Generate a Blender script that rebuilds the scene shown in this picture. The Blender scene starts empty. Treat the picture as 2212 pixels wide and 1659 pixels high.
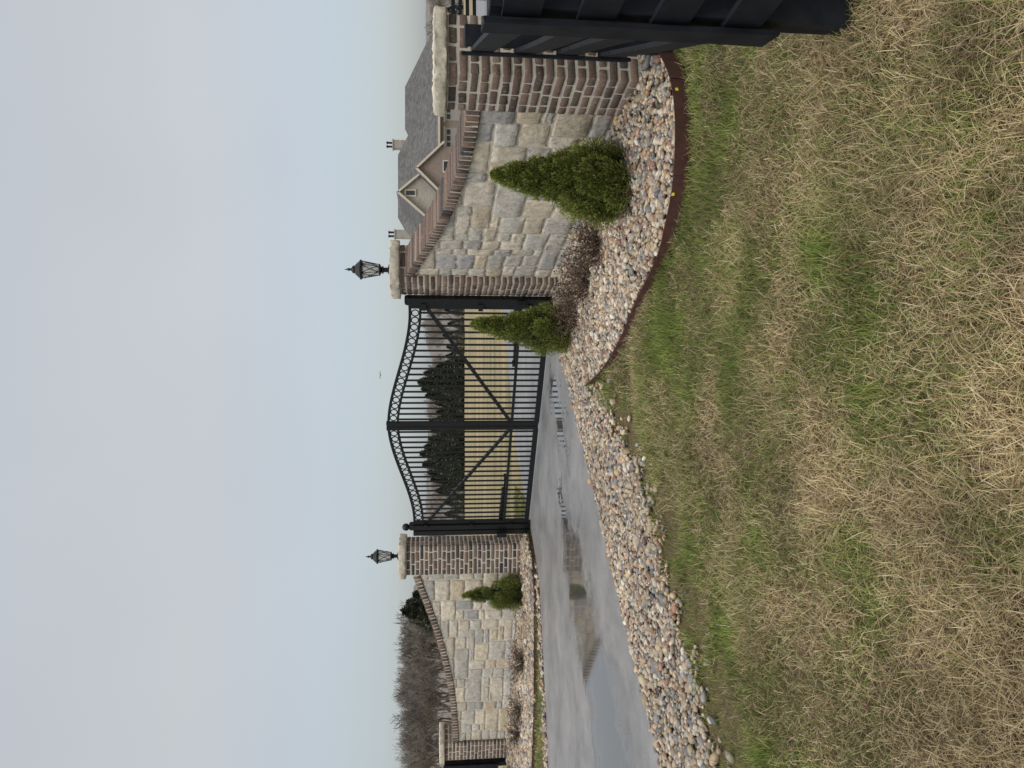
import bpy, math, random
import numpy as np
from mathutils import Vector, Matrix
random.seed(7); rng=np.random.default_rng(7)
scene=bpy.context.scene
scene.view_settings.view_transform='Standard'; scene.view_settings.look='None'; scene.view_settings.exposure=0
CH=1.62
# ------------------------------------------------------------ helpers
def link(o,parent=None):
    scene.collection.objects.link(o)
    if parent is not None: o.parent=parent
    return o
def empty(name):
    e=bpy.data.objects.new(name,None); e.empty_display_size=.2; return link(e)
def mesh_np(name,V,F,C=None,mat=None,smooth=False,parent=None):
    V=np.asarray(V,dtype=np.float32).reshape(-1,3); F=np.asarray(F,dtype=np.int32)
    me=bpy.data.meshes.new(name); n,k=F.shape
    me.vertices.add(len(V)); me.vertices.foreach_set("co",V.ravel())
    me.loops.add(n*k); me.loops.foreach_set("vertex_index",F.ravel())
    me.polygons.add(n); me.polygons.foreach_set("loop_start",np.arange(0,n*k,k,dtype=np.int32))
    try: me.polygons.foreach_set("loop_total",np.full(n,k,dtype=np.int32))
    except Exception: pass
    me.update(calc_edges=True)
    me.polygons.foreach_set("use_smooth",np.full(n,smooth,dtype=bool))
    if C is not None:
        C=np.asarray(C,dtype=np.float32)
        if C.shape[1]==3: C=np.hstack([C,np.ones((len(C),1),dtype=np.float32)])
        a=me.color_attributes.new(name="Col",type='FLOAT_COLOR',domain='POINT'); a.data.foreach_set("color",C.ravel())
    if mat: me.materials.append(mat)
    me.update()
    o=bpy.data.objects.new(name,me); return link(o,parent)
class Geo:
    def __init__(s): s.V=[];s.F=[];s.C=[];s.n=0
    def add(s,V,F,c=None):
        V=np.asarray(V,float); s.V.append(V); s.F.append(np.asarray(F,int)+s.n)
        s.C.append(np.tile(np.asarray(c if c is not None else (1,1,1),float),(len(V),1)) if (c is None or np.ndim(c)==1) else np.asarray(c)); s.n+=len(V)
    def build(s,name,mat,smooth=False,parent=None):
        return mesh_np(name,np.vstack(s.V),np.vstack(s.F),np.vstack(s.C),mat,smooth,parent)
BOXF=np.array([[0,3,2,1],[4,5,6,7],[0,1,5,4],[1,2,6,5],[2,3,7,6],[3,0,4,7]])
def box_v(c,ax,ay,az,hx,hy,hz):
    c=np.asarray(c,float);ax=np.asarray(ax,float);ay=np.asarray(ay,float);az=np.asarray(az,float)
    S=[(-1,-1,-1),(1,-1,-1),(1,1,-1),(-1,1,-1),(-1,-1,1),(1,-1,1),(1,1,1),(-1,1,1)]
    return np.array([c+ax*hx*a+ay*hy*b+az*hz*d for a,b,d in S])
X3=np.array([1,0,0.]);Y3=np.array([0,1,0.]);Z3=np.array([0,0,1.])
def bar(g,p0,p1,w,h,up=Z3,c=None):
    p0=np.asarray(p0,float);p1=np.asarray(p1,float);d=p1-p0;L=np.linalg.norm(d);d=d/L
    s=np.cross(d,up); 
    if np.linalg.norm(s)<1e-4: s=np.cross(d,X3)
    s/=np.linalg.norm(s);u=np.cross(s,d)
    g.add(box_v((p0+p1)/2,d,s,u,L/2,w/2,h/2),BOXF,c)
_t={}
def rtemplate(nx,ny,nz):
    if (nx,ny,nz) in _t: return _t[(nx,ny,nz)]
    idx={};pts=[]
    for i in range(nx):
        for j in range(ny):
            for k in range(nz):
                if i in(0,nx-1) or j in(0,ny-1) or k in(0,nz-1):
                    idx[(i,j,k)]=len(pts);pts.append((i,j,k))
    F=[]
    for i in range(nx-1):
        for j in range(ny-1):
            F.append([idx[(i,j,0)],idx[(i,j+1,0)],idx[(i+1,j+1,0)],idx[(i+1,j,0)]])
            F.append([idx[(i,j,nz-1)],idx[(i+1,j,nz-1)],idx[(i+1,j+1,nz-1)],idx[(i,j+1,nz-1)]])
    for i in range(nx-1):
        for k in range(nz-1):
            F.append([idx[(i,0,k)],idx[(i+1,0,k)],idx[(i+1,0,k+1)],idx[(i,0,k+1)]])
            F.append([idx[(i,ny-1,k)],idx[(i,ny-1,k+1)],idx[(i+1,ny-1,k+1)],idx[(i+1,ny-1,k)]])
    for j in range(ny-1):
        for k in range(nz-1):
            F.append([idx[(0,j,k)],idx[(0,j,k+1)],idx[(0,j+1,k+1)],idx[(0,j+1,k)]])
            F.append([idx[(nx-1,j,k)],idx[(nx-1,j+1,k)],idx[(nx-1,j+1,k+1)],idx[(nx-1,j,k+1)]])
    _t[(nx,ny,nz)]=(np.array(pts),np.array(F)); return _t[(nx,ny,nz)]
def rblock(hx,hy,hz,b,noise,n=(4,4,4)):
    P,F=rtemplate(*n)
    out=np.zeros((len(P),3));ext=np.zeros(len(P));H=(hx,hy,hz)
    for a in range(3):
        h=H[a];bb=min(b,h*.6)
        t=np.concatenate([[-h],np.linspace(-h+bb,h-bb,n[a]-2),[h]])
        out[:,a]=t[P[:,a]];e=(P[:,a]==0)|(P[:,a]==n[a]-1);ext+=e
    for a in range(3):
        e=(P[:,a]==0)|(P[:,a]==n[a]-1)
        sh=np.where(ext==2,.4,np.where(ext==3,.55,0))*min(b,H[a]*.6)
        out[:,a]-=np.where(e,np.sign(out[:,a])*sh,0)
    out+=rng.normal(0,1,out.shape)*noise
    return out,F
def tubes(P0,P1,R0,R1,n=3):
    P0=np.asarray(P0,float);P1=np.asarray(P1,float);R0=np.asarray(R0,float);R1=np.asarray(R1,float)
    d=P1-P0;d/=np.linalg.norm(d,axis=1,keepdims=True)+1e-9
    ref=np.where(np.abs(d[:,2:3])>.9,X3,Z3);a=np.cross(d,ref);a/=np.linalg.norm(a,axis=1,keepdims=True);b=np.cross(d,a)
    V=[]
    for P,R in((P0,R0),(P1,R1)):
        for k in range(n):
            t=2*math.pi*k/n;V.append(P+(a*math.cos(t)+b*math.sin(t))*R[:,None])
    V=np.stack(V,1);N=len(P0);base=(np.arange(N)*2*n)[:,None,None]
    f=np.array([[k,(k+1)%n,n+(k+1)%n,n+k] for k in range(n)])
    return V.reshape(-1,3),(base+f[None]).reshape(-1,4)
def lathe(prof,n,c=(0,0,0)):
    V=[];F=[]
    for r,z in prof:
        for k in range(n):
            t=2*math.pi*k/n;V.append((c[0]+r*math.cos(t),c[1]+r*math.sin(t),c[2]+z))
    for i in range(len(prof)-1):
        for k in range(n): F.append([i*n+k,i*n+(k+1)%n,(i+1)*n+(k+1)%n,(i+1)*n+k])
    return np.array(V),np.array(F)
_G=rng.random((128,128))
def vnoise(x,y,s):
    x=np.asarray(x)*s+37.3;y=np.asarray(y)*s+51.7;xi=np.floor(x).astype(int);yi=np.floor(y).astype(int);fx=x-xi;fy=y-yi
    fx=fx*fx*(3-2*fx);fy=fy*fy*(3-2*fy)
    g=lambda a,b:_G[a%128,b%128]
    return (g(xi,yi)*(1-fx)+g(xi+1,yi)*fx)*(1-fy)+(g(xi,yi+1)*(1-fx)+g(xi+1,yi+1)*fx)*fy
def inpoly(x,y,poly):
    c=np.zeros(len(x),bool);n=len(poly)
    for i in range(n):
        x1,y1=poly[i];x2,y2=poly[(i+1)%n]
        if y1==y2: continue
        t=((y1>y)!=(y2>y))&(x<(x2-x1)*(y-y1)/(y2-y1)+x1);c^=t
    return c
def segdist(x,y,line):
    d=np.full(np.shape(x),1e9)
    for (x1,y1),(x2,y2) in zip(line[:-1],line[1:]):
        dx,dy=x2-x1,y2-y1;t=np.clip(((x-x1)*dx+(y-y1)*dy)/(dx*dx+dy*dy),0,1)
        d=np.minimum(d,np.hypot(x-x1-t*dx,y-y1-t*dy))
    return d
def gh(y): return np.interp(y,[-300,15,130,170,300,900],[0,0,-3.45,-3.2,1.5,4])
# ------------------------------------------------------------ materials
def newmat(name):
    m=bpy.data.materials.new(name);m.use_nodes=True;nt=m.node_tree;b=nt.nodes["Principled BSDF"];return m,nt,b
def N(nt,t,**k):
    n=nt.nodes.new(t)
    for a,v in k.items(): setattr(n,a,v)
    return n
def mat_attr(name,rough=.9,scale=30,var=.25,bump=.4,bdist=.01,tint=None,spec=.3,transl=0):
    m,nt,b=newmat(name);L=nt.links.new
    at=N(nt,'ShaderNodeAttribute',attribute_name='Col')
    tc=N(nt,'ShaderNodeTexCoord')
    no=N(nt,'ShaderNodeTexNoise');no.inputs['Scale'].default_value=scale;no.inputs['Detail'].default_value=6;no.inputs['Roughness'].default_value=.65
    L(tc.outputs['Object'],no.inputs['Vector'])
    mr=N(nt,'ShaderNodeMapRange');mr.inputs[1].default_value=.3;mr.inputs[2].default_value=.7;mr.inputs[3].default_value=1-var;mr.inputs[4].default_value=1+var
    L(no.outputs['Fac'],mr.inputs[0])
    mx=N(nt,'ShaderNodeVectorMath',operation='SCALE');L(at.outputs['Color'],mx.inputs[0]);L(mr.outputs[0],mx.inputs['Scale'])
    out=mx.outputs[0]
    if tint:
        n2=N(nt,'ShaderNodeTexNoise');n2.inputs['Scale'].default_value=tint[1];n2.inputs['Detail'].default_value=5;L(tc.outputs['Object'],n2.inputs['Vector'])
        r2=N(nt,'ShaderNodeMapRange');r2.inputs[1].default_value=tint[2];r2.inputs[2].default_value=tint[2]+.15;r2.inputs[4].default_value=tint[3];L(n2.outputs['Fac'],r2.inputs[0])
        mm=N(nt,'ShaderNodeMix',data_type='RGBA');mm.inputs[7].default_value=(*tint[0],1);L(r2.outputs[0],mm.inputs[0]);L(out,mm.inputs[6]);out=mm.outputs[2]
    L(out,b.inputs['Base Color']);b.inputs['Roughness'].default_value=rough;b.inputs['Specular IOR Level'].default_value=spec
    if bump:
        bp=N(nt,'ShaderNodeBump');bp.inputs['Strength'].default_value=bump;bp.inputs['Distance'].default_value=bdist;L(no.outputs['Fac'],bp.inputs['Height']);L(bp.outputs[0],b.inputs['Normal'])
    if transl:
        ts=N(nt,'ShaderNodeBsdfTranslucent');L(out,ts.inputs[0]);ms=N(nt,'ShaderNodeMixShader');ms.inputs[0].default_value=transl
        L(b.outputs[0],ms.inputs[1]);L(ts.outputs[0],ms.inputs[2]);L(ms.outputs[0],nt.nodes['Material Output'].inputs[0])
    return m
def mat_plain(name,col,col2=None,rough=.8,scale=8,bump=.2,bdist=.01,spec=.4):
    m,nt,b=newmat(name);L=nt.links.new;tc=N(nt,'ShaderNodeTexCoord')
    no=N(nt,'ShaderNodeTexNoise');no.inputs['Scale'].default_value=scale;no.inputs['Detail'].default_value=7;no.inputs['Roughness'].default_value=.6;L(tc.outputs['Object'],no.inputs['Vector'])
    cr=N(nt,'ShaderNodeValToRGB');cr.color_ramp.elements[0].position=.32;cr.color_ramp.elements[1].position=.68
    cr.color_ramp.elements[0].color=(*col,1);cr.color_ramp.elements[1].color=(*(col2 or col),1)
    L(no.outputs['Fac'],cr.inputs[0]);L(cr.outputs[0],b.inputs['Base Color']);b.inputs['Roughness'].default_value=rough;b.inputs['Specular IOR Level'].default_value=spec
    if bump:
        bp=N(nt,'ShaderNodeBump');bp.inputs['Strength'].default_value=bump;bp.inputs['Distance'].default_value=bdist;L(no.outputs['Fac'],bp.inputs['Height']);L(bp.outputs[0],b.inputs['Normal'])
    return m
M_brick=mat_attr('brick',.92,60,.3,.6,.006,tint=((.38,.345,.29),26,.60,.5))
M_stone=mat_attr('limestone_blocks',.92,14,.26,.9,.022,tint=((.46,.37,.24),5,.57,.4))
M_mortar=mat_plain('mortar',(.46,.42,.35),(.56,.52,.44),.95,40,.6,.006)
M_cap=mat_attr('cap_limestone',.9,25,.22,.7,.012,tint=((.26,.225,.175),9,.58,.5))
M_black=mat_plain('black_powdercoat',(.006,.007,.008),(.010,.011,.012),.45,12,.08,.002,.3)
M_rock=mat_attr('river_rock',.5,70,.2,.12,.003,spec=.4)
M_grass=mat_attr('grass_blades',.75,6,.1,0,spec=.2,transl=.3)
M_leaf=mat_attr('evergreen_needles',.8,9,.15,0,spec=.2,transl=.12)
M_twig=mat_attr('twigs',.95,9,.1,0,spec=.1)
M_edge=mat_plain('painted_steel_edging',(.05,.022,.018),(.085,.035,.028),.5,14,.15,.003)
M_fence=mat_plain('black_stained_wood',(.004,.005,.008),(.013,.015,.020),.7,9,.35,.004,.2)
M_soil=mat_plain('bed_soil',(.06,.048,.035),(.14,.115,.085),.95,25,.6,.01)
# ------------------------------------------------------------ world, sun, camera
w=bpy.data.worlds.new("World");scene.world=w;w.use_nodes=True;nt=w.node_tree;nt.nodes.clear();L=nt.links.new
sunel,sunaz=math.radians(55),math.radians(205)
sky=N(nt,'ShaderNodeTexSky');sky.sky_type='NISHITA';sky.sun_disc=False;sky.sun_elevation=sunel;sky.sun_rotation=sunaz
b1=N(nt,'ShaderNodeBackground');b1.inputs[1].default_value=.05;L(sky.outputs[0],b1.inputs[0])
tc=N(nt,'ShaderNodeTexCoord');sp=N(nt,'ShaderNodeSeparateXYZ');L(tc.outputs['Generated'],sp.inputs[0])
no=N(nt,'ShaderNodeTexNoise');no.inputs['Scale'].default_value=1.6;no.inputs['Detail'].default_value=3;L(tc.outputs['Generated'],no.inputs['Vector'])
cr=N(nt,'ShaderNodeValToRGB');e=cr.color_ramp.elements
e[0].position=0;e[0].color=(.17,.20,.25,1);e[1].position=1;e[1].color=(1.8,1.72,1.6,1)
for p,c in((.06,(.28,.295,.325)),(.14,(.375,.375,.375)),(.28,(.465,.445,.40)),(.48,(.45,.455,.44)),(.65,(.88,.86,.82))):
    x=e.new(p);x.color=(*c,1)
L(sp.outputs[2],cr.inputs[0])
mr=N(nt,'ShaderNodeMapRange');mr.inputs[1].default_value=.3;mr.inputs[2].default_value=.7;mr.inputs[3].default_value=.93;mr.inputs[4].default_value=1.07;L(no.outputs['Fac'],mr.inputs[0])
vm=N(nt,'ShaderNodeVectorMath',operation='SCALE');L(cr.outputs[0],vm.inputs[0]);L(mr.outputs[0],vm.inputs['Scale'])
b2=N(nt,'ShaderNodeBackground');L(vm.outputs[0],b2.inputs[0]);b2.inputs[1].default_value=1
ad=N(nt,'ShaderNodeAddShader');L(b1.outputs[0],ad.inputs[0]);L(b2.outputs[0],ad.inputs[1])
wo=N(nt,'ShaderNodeOutputWorld');L(ad.outputs[0],wo.inputs[0])
sl=bpy.data.lights.new('sun','SUN');sl.energy=1.5;sl.angle=math.radians(25);sl.color=(1,.95,.88)
so=link(bpy.data.objects.new('sun',sl))
sd=Vector((math.sin(sunaz)*math.cos(sunel),math.cos(sunaz)*math.cos(sunel),math.sin(sunel)))
so.rotation_euler=sd.to_track_quat('Z','Y').to_euler()
cam=bpy.data.cameras.new('camera');co=link(bpy.data.objects.new('camera',cam));scene.camera=co
cam.sensor_width=36;cam.lens=26.69;cam.clip_end=3000;cam.clip_start=.05
p=math.radians(5.9);c_,s_=math.cos(p),math.sin(p)
co.matrix_world=Matrix(((0,1,0,0),(-s_,0,-c_,0),(-c_,0,s_,CH),(0,0,0,1)))
# ------------------------------------------------------------ layout
G1=np.array([1.47,9.9]);O1=np.array([2.34,5.56])
G2=np.array([-2.92,13.02]);O2=np.array([-7.25,15.4])
edging=[(2.22,4.93),(1.95,4.70),(1.66,4.62),(1.31,4.68),(1.06,4.87),(.86,5.12),(.61,5.72),(.35,6.25),(.12,7.0),(-.02,7.8)]
_so=[(-.02,7.8),(-.27,6.95),(-.66,5.95),(-1.34,5.1),(-2.2,4.2),(-3.6,2.6),(-5.6,.2)]
strip_out=[_so[0]]
_r=random.Random(5)
for a_,b_ in zip(_so[:-1],_so[1:]):
    nseg=max(1,int(math.dist(a_,b_)/.16))
    for k in range(1,nseg+1):
        t=k/nseg;strip_out.append((a_[0]*(1-t)+b_[0]*t+_r.gauss(0,.035),a_[1]*(1-t)+b_[1]*t+_r.gauss(0,.035)))
drive_r=[(-6.5,.2),(-4.3,3.2),(-2.72,5.21),(-1.74,6.58),(-.27,8.57),(.34,9.46),(.95,10.3),(2.3,12.3),(6,16),(14,21),(22,40),(26,74)]
drive_l=[(-15,7.0),(-9.5,9.3),(-5.4,10.5),(-4.2,10.95),(-3.0,11.45),(-2.55,12.2),(-2.3,12.7),(-1.2,14.8),(2.5,19.5),(11,26),(18,42),(21,74)]
near_poly=edging+strip_out[1:]+[(-6.5,.2),(-4.3,3.2),(-2.72,5.21),(-1.74,6.58),(-.27,8.57),(.34,9.46),(1.1,10.2),(1.47,9.9),(2.34,5.56),(2.34,5.2)]
far_edge=[(-2.45,12.5),(-2.75,11.95),(-3.3,11.72),(-5.0,11.75),(-6.5,12.1),(-8.6,12.9)]
far_poly=far_edge+[(-9.8,14.6),(-7.25,15.4),(-2.92,13.02)]
far_strip=[(-2.6,12.4),(-3.0,11.45),(-4.2,10.95),(-5.4,10.5),(-9.5,9.3),(-15,7.0),(-15,7.5),(-9.4,9.65),(-5.4,10.88),(-4.2,11.32),(-3.05,11.78),(-2.75,12.3)]
drive_poly=drive_r+drive_l[::-1]
def bedh(x,y):
    d=segdist(x,y,[tuple(O1),tuple(G1)]);t=np.clip((9.6-y)/4.5,0,1)
    e=segdist(x,y,edging[:8]);ins=np.clip(e/.5,0,1)
    h1=.015+.055*np.clip((8-y)/2,0,1)*np.clip((x+.2)/.6,0,1)+.13*t*np.clip(1-(d-.1)/.9,0,1)**1.3*ins
    d2=segdist(x,y,[tuple(G2),tuple(O2)]);h2=.05+.10*np.clip(1-(d2-.1)/1.2,0,1)
    return np.where((y>11)&(x<-2),h2,h1)
# ------------------------------------------------------------ ground
ys=np.concatenate([np.arange(-20,0,2),np.arange(0,16,.5),np.arange(16,60,2),np.arange(60,130,5),[130,150,170,200,250,300,400,600,900]])
xs=np.concatenate([[-900,-500,-300,-200],np.arange(-140,-20,10),np.arange(-20,20,1),np.arange(20,150,10),[200,300,500,900]])
XX,YY=np.meshgrid(xs,ys);ZZ=gh(YY)
V=np.stack([XX,YY,ZZ],-1).reshape(-1,3);nx=len(xs);ny=len(ys)
ii=(np.arange(ny-1)[:,None]*nx+np.arange(nx-1)[None]).ravel();F=np.stack([ii,ii+1,ii+nx+1,ii+nx],1)
m,nt,b=newmat('lawn_ground');L=nt.links.new;tc=N(nt,'ShaderNodeTexCoord')
def noise(scale,detail=6,rough=.6,vec=None):
    n=N(nt,'ShaderNodeTexNoise');n.inputs['Scale'].default_value=scale;n.inputs['Detail'].default_value=detail;n.inputs['Roughness'].default_value=rough
    L(vec or tc.outputs['Object'],n.inputs['Vector']);return n
n1=noise(90,4)
r1=N(nt,'ShaderNodeValToRGB');ee=r1.color_ramp.elements;ee[0].position=.35;ee[0].color=(.05,.038,.022,1);ee[1].position=.65;ee[1].color=(.17,.135,.075,1);L(n1.outputs[0],r1.inputs[0])
mp=N(nt,'ShaderNodeMapping');mp.inputs['Scale'].default_value=(.25,1,1);L(tc.outputs['Object'],mp.inputs[0])
n4=noise(.5,6,.65,mp.outputs[0])
r2=N(nt,'ShaderNodeValToRGB');ee=r2.color_ramp.elements;ee[0].position=.36;ee[0].color=(.17,.155,.085,1);ee[1].position=.64;ee[1].color=(.34,.275,.17,1);L(n4.outputs[0],r2.inputs[0])
n5=noise(9,4,.7);rr=N(nt,'ShaderNodeMapRange');rr.inputs[1].default_value=.3;rr.inputs[2].default_value=.7;rr.inputs[3].default_value=.75;rr.inputs[4].default_value=1.25;L(n5.outputs[0],rr.inputs[0])
vs=N(nt,'ShaderNodeVectorMath',operation='SCALE');L(r2.outputs[0],vs.inputs[0]);L(rr.outputs[0],vs.inputs['Scale'])
sp=N(nt,'ShaderNodeSeparateXYZ');L(tc.outputs['Object'],sp.inputs[0])
mr=N(nt,'ShaderNodeMapRange');mr.inputs[1].default_value=9;mr.inputs[2].default_value=14;L(sp.outputs[1],mr.inputs[0])
mx=N(nt,'ShaderNodeMix',data_type='RGBA');L(mr.outputs[0],mx.inputs[0]);L(r1.outputs[0],mx.inputs[6]);L(vs.outputs[0],mx.inputs[7]);L(mx.outputs[2],b.inputs['Base Color'])
b.inputs['Roughness'].default_value=.95;b.inputs['Specular IOR Level'].default_value=.1
bp=N(nt,'ShaderNodeBump');bp.inputs['Strength'].default_value=.6;bp.inputs['Distance'].default_value=.03;L(n1.outputs[0],bp.inputs['Height']);L(bp.outputs[0],b.inputs['Normal'])
mesh_np('ground',V,F,None,m,True)
# ------------------------------------------------------------ driveway
PL=[];PR=[]
for i in range(len(drive_r)-1):
    for t in np.linspace(0,1,10,endpoint=False):
        PR.append(np.array(drive_r[i])*(1-t)+np.array(drive_r[i+1])*t);PL.append(np.array(drive_l[i])*(1-t)+np.array(drive_l[i+1])*t)
PR=np.array(PR);PL=np.array(PL);K=24
T=np.linspace(0,1,K);PP=PR[:,None]*(1-T)[None,:,None]+PL[:,None]*T[None,:,None]
Zd=gh(PP[...,1])+.02
V=np.concatenate([PP,Zd[...,None]],-1).reshape(-1,3)
ii=(np.arange(len(PR)-1)[:,None]*K+np.arange(K-1)[None]).ravel();F=np.stack([ii,ii+K,ii+K+1,ii+1],1)
m,nt,b=newmat('wet_asphalt');L=nt.links.new;tc=N(nt,'ShaderNodeTexCoord')
nb=noise(2.2,8,.72);nf=noise(130,5,.75);nm=noise(1.6,8,.72)
sub=N(nt,'ShaderNodeVectorMath',operation='SUBTRACT');L(nb.outputs['Color'],sub.inputs[0]);sub.inputs[1].default_value=(.5,.5,.5)
scl=N(nt,'ShaderNodeVectorMath',operation='SCALE');L(sub.outputs[0],scl.inputs[0]);scl.inputs['Scale'].default_value=1.7
addv=N(nt,'ShaderNodeVectorMath',operation='ADD');L(tc.outputs['Object'],addv.inputs[0]);L(scl.outputs[0],addv.inputs[1])
prev=None
for cx,cy,rx,ry,ang in((-2.45,8.2,.45,1.25,-38),(-3.35,6.75,.62,1.2,-40),(-.35,9.7,.22,.8,-35),(-1.5,9.4,.15,.35,-35),(-5.3,5.2,.6,1.5,-50)):
    mp=N(nt,'ShaderNodeMapping',vector_type='TEXTURE');mp.inputs['Location'].default_value=(cx,cy,0.02);mp.inputs['Rotation'].default_value=(0,0,math.radians(ang));mp.inputs['Scale'].default_value=(rx,ry,1)
    L(addv.outputs[0],mp.inputs[0]);ml=N(nt,'ShaderNodeVectorMath',operation='MULTIPLY');ml.inputs[1].default_value=(1,1,0);L(mp.outputs[0],ml.inputs[0]);ln=N(nt,'ShaderNodeVectorMath',operation='LENGTH');L(ml.outputs[0],ln.inputs[0])
    q=N(nt,'ShaderNodeMapRange');q.inputs[1].default_value=1.4;q.inputs[2].default_value=.7;q.inputs[3].default_value=0;q.inputs[4].default_value=1;L(ln.outputs['Value'],q.inputs[0])
    if prev is None: prev=q.outputs[0]
    else:
        mxm=N(nt,'ShaderNodeMath',operation='MAXIMUM');L(prev,mxm.inputs[0]);L(q.outputs[0],mxm.inputs[1]);prev=mxm.outputs[0]
r1=N(nt,'ShaderNodeValToRGB');ee=r1.color_ramp.elements;ee[0].position=.35;ee[0].color=(.115,.114,.115,1);ee[1].position=.65;ee[1].color=(.215,.21,.208,1);L(nm.outputs[0],r1.inputs[0])
r3=N(nt,'ShaderNodeMapRange');r3.inputs[1].default_value=.3;r3.inputs[2].default_value=.7;r3.inputs[3].default_value=.5;r3.inputs[4].default_value=1.5;L(nf.outputs[0],r3.inputs[0])
vs=N(nt,'ShaderNodeVectorMath',operation='SCALE');L(r1.outputs[0],vs.inputs[0]);L(r3.outputs[0],vs.inputs['Scale'])
mx=N(nt,'ShaderNodeMix',data_type='RGBA');L(prev,mx.inputs[0]);L(vs.outputs[0],mx.inputs[6]);mx.inputs[7].default_value=(.06,.057,.053,1);L(mx.outputs[2],b.inputs['Base Color'])
ro=N(nt,'ShaderNodeValToRGB');ee=ro.color_ramp.elements;ee[0].position=0;ee[0].color=(.42,.42,.42,1);ee[1].position=.8;ee[1].color=(.05,.05,.05,1);x=ee.new(.35);x.color=(.27,.27,.27,1);L(prev,ro.inputs[0]);L(ro.outputs[0],b.inputs['Roughness'])
bp=N(nt,'ShaderNodeBump');bp.inputs['Distance'].default_value=.005;L(nf.outputs[0],bp.inputs['Height'])
bs=N(nt,'ShaderNodeMapRange');L(prev,bs.inputs[0]);bs.inputs[2].default_value=.7;bs.inputs[3].default_value=.5;bs.inputs[4].default_value=0.0;L(bs.outputs[0],bp.inputs['Strength']);L(bp.outputs[0],b.inputs['Normal'])
mesh_np('driveway',V,F,None,m,True)
# ------------------------------------------------------------ gravel beds
def ico():
    import bmesh
    bm=bmesh.new();bmesh.ops.create_icosphere(bm,subdivisions=2,radius=1)
    V=np.array([v.co[:] for v in bm.verts]);F=np.array([[v.index for v in f.verts] for f in bm.faces]);bm.free();return V,F
IV,IF=ico()
def bed_surface(name,poly,parent,dz=0):
    P=np.array(poly);x0,y0=P.min(0)-.1;x1,y1=P.max(0)+.1;st=.1
    gx=np.arange(x0,x1,st);gy=np.arange(y0,y1,st);XX,YY=np.meshgrid(gx,gy);nx=len(gx)
    ins=inpoly(XX.ravel(),YY.ravel(),poly).reshape(XX.shape)
    cell=ins[:-1,:-1]&ins[1:,:-1]&ins[:-1,1:]&ins[1:,1:]
    Z=bedh(XX,YY)+gh(YY)-.008+dz
    j,i=np.nonzero(cell);a=j*nx+i;F=np.stack([a,a+1,a+nx+1,a+nx],1)
    mesh_np(name,np.stack([XX,YY,Z],-1).reshape(-1,3),F,None,M_soil,True,parent)
PAL=np.array([(.46,.38,.28),(.42,.31,.20),(.52,.46,.36),(.31,.255,.19),(.20,.195,.18),(.12,.125,.13),(.33,.19,.125),(.47,.35,.21),(.25,.25,.245),(.56,.52,.44),(.24,.14,.105),(.38,.325,.25),(.49,.40,.26),(.44,.36,.27)])*.93
def gravel(name,poly,n,size,parent,flat0=False,stray=0):
    P=np.array(poly);x0,y0=P.min(0);x1,y1=P.max(0)
    x=rng.uniform(x0,x1,n*4);y=rng.uniform(y0,y1,n*4);k=inpoly(x,y,poly)&(segdist(x,y,edging)>.022);x=x[k];y=y[k]
    if stray:
        so_=np.array(strip_out);id_=rng.integers(0,len(so_),stray);off=np.abs(rng.normal(0,.11,stray));x=np.concatenate([x,so_[id_,0]+off*.75+rng.normal(0,.05,stray)]);y=np.concatenate([y,so_[id_,1]-off*.65+rng.normal(0,.05,stray)])
    dn=np.hypot(x,y);keep=(rng.random(len(x))<np.clip((7.5/dn)**1.0,.3,1))&(np.abs(x)<.51*y+1.2);x=x[keep];y=y[keep];dn=dn[keep]
    m=len(x);print(name,m)
    far=np.clip(dn/7.5,1,1.25)
    s=size*rng.lognormal(0,.32,m)*far
    sc=np.stack([s*rng.uniform(.95,1.4,m),s*rng.uniform(.8,1.05,m),s*rng.uniform(.55,.85,m)],1)
    z=(np.full(m,.015) if flat0 else bedh(x,y))+rng.uniform(-.004,.020,m)
    yaw=rng.uniform(0,6.283,m);tx=rng.normal(0,.35,m);ty=rng.normal(0,.35,m)
    var=np.stack([IV*(1+.10*np.sin(IV@rng.normal(0,1.6,3)+rng.uniform(0,6)))[:,None]+rng.normal(0,.022,IV.shape) for _ in range(16)])
    W=var[rng.integers(0,16,m)]*sc[:,None]
    cx,sx=np.cos(tx)[:,None],np.sin(tx)[:,None];yy=W[...,1]*cx-W[...,2]*sx;zz=W[...,1]*sx+W[...,2]*cx;xx=W[...,0]
    cy,sy=np.cos(ty)[:,None],np.sin(ty)[:,None];xx,zz=xx*cy+zz*sy,-xx*sy+zz*cy
    cz,sz=np.cos(yaw)[:,None],np.sin(yaw)[:,None];xx,yy=xx*cz-yy*sz,xx*sz+yy*cz
    V=np.stack([xx+x[:,None],yy+y[:,None],zz+z[:,None]],-1).reshape(-1,3)
    F=(IF[None]+(np.arange(m)*len(IV))[:,None,None]).reshape(-1,3)
    col=PAL[rng.integers(0,len(PAL),m)]*rng.uniform(.6,1.15,(m,1))*(.8+.35*vnoise(x,y,1.3))[:,None]
    mesh_np(name,V,F,np.repeat(col,len(IV),0),M_rock,True,parent)
gb=empty('gravel_bed');bed_surface('soil',near_poly,gb);gravel('river_rocks',near_poly,34000,.0160,gb,False,700)
gb2=empty('gravel_bed');bed_surface('soil',far_poly,gb2);gravel('river_rocks',far_poly,13000,.018,gb2)
bed_surface('soil_strip',far_strip,gb2,-.04)
gravel('river_rocks_strip',far_strip,9000,.018,gb2,True)
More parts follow.
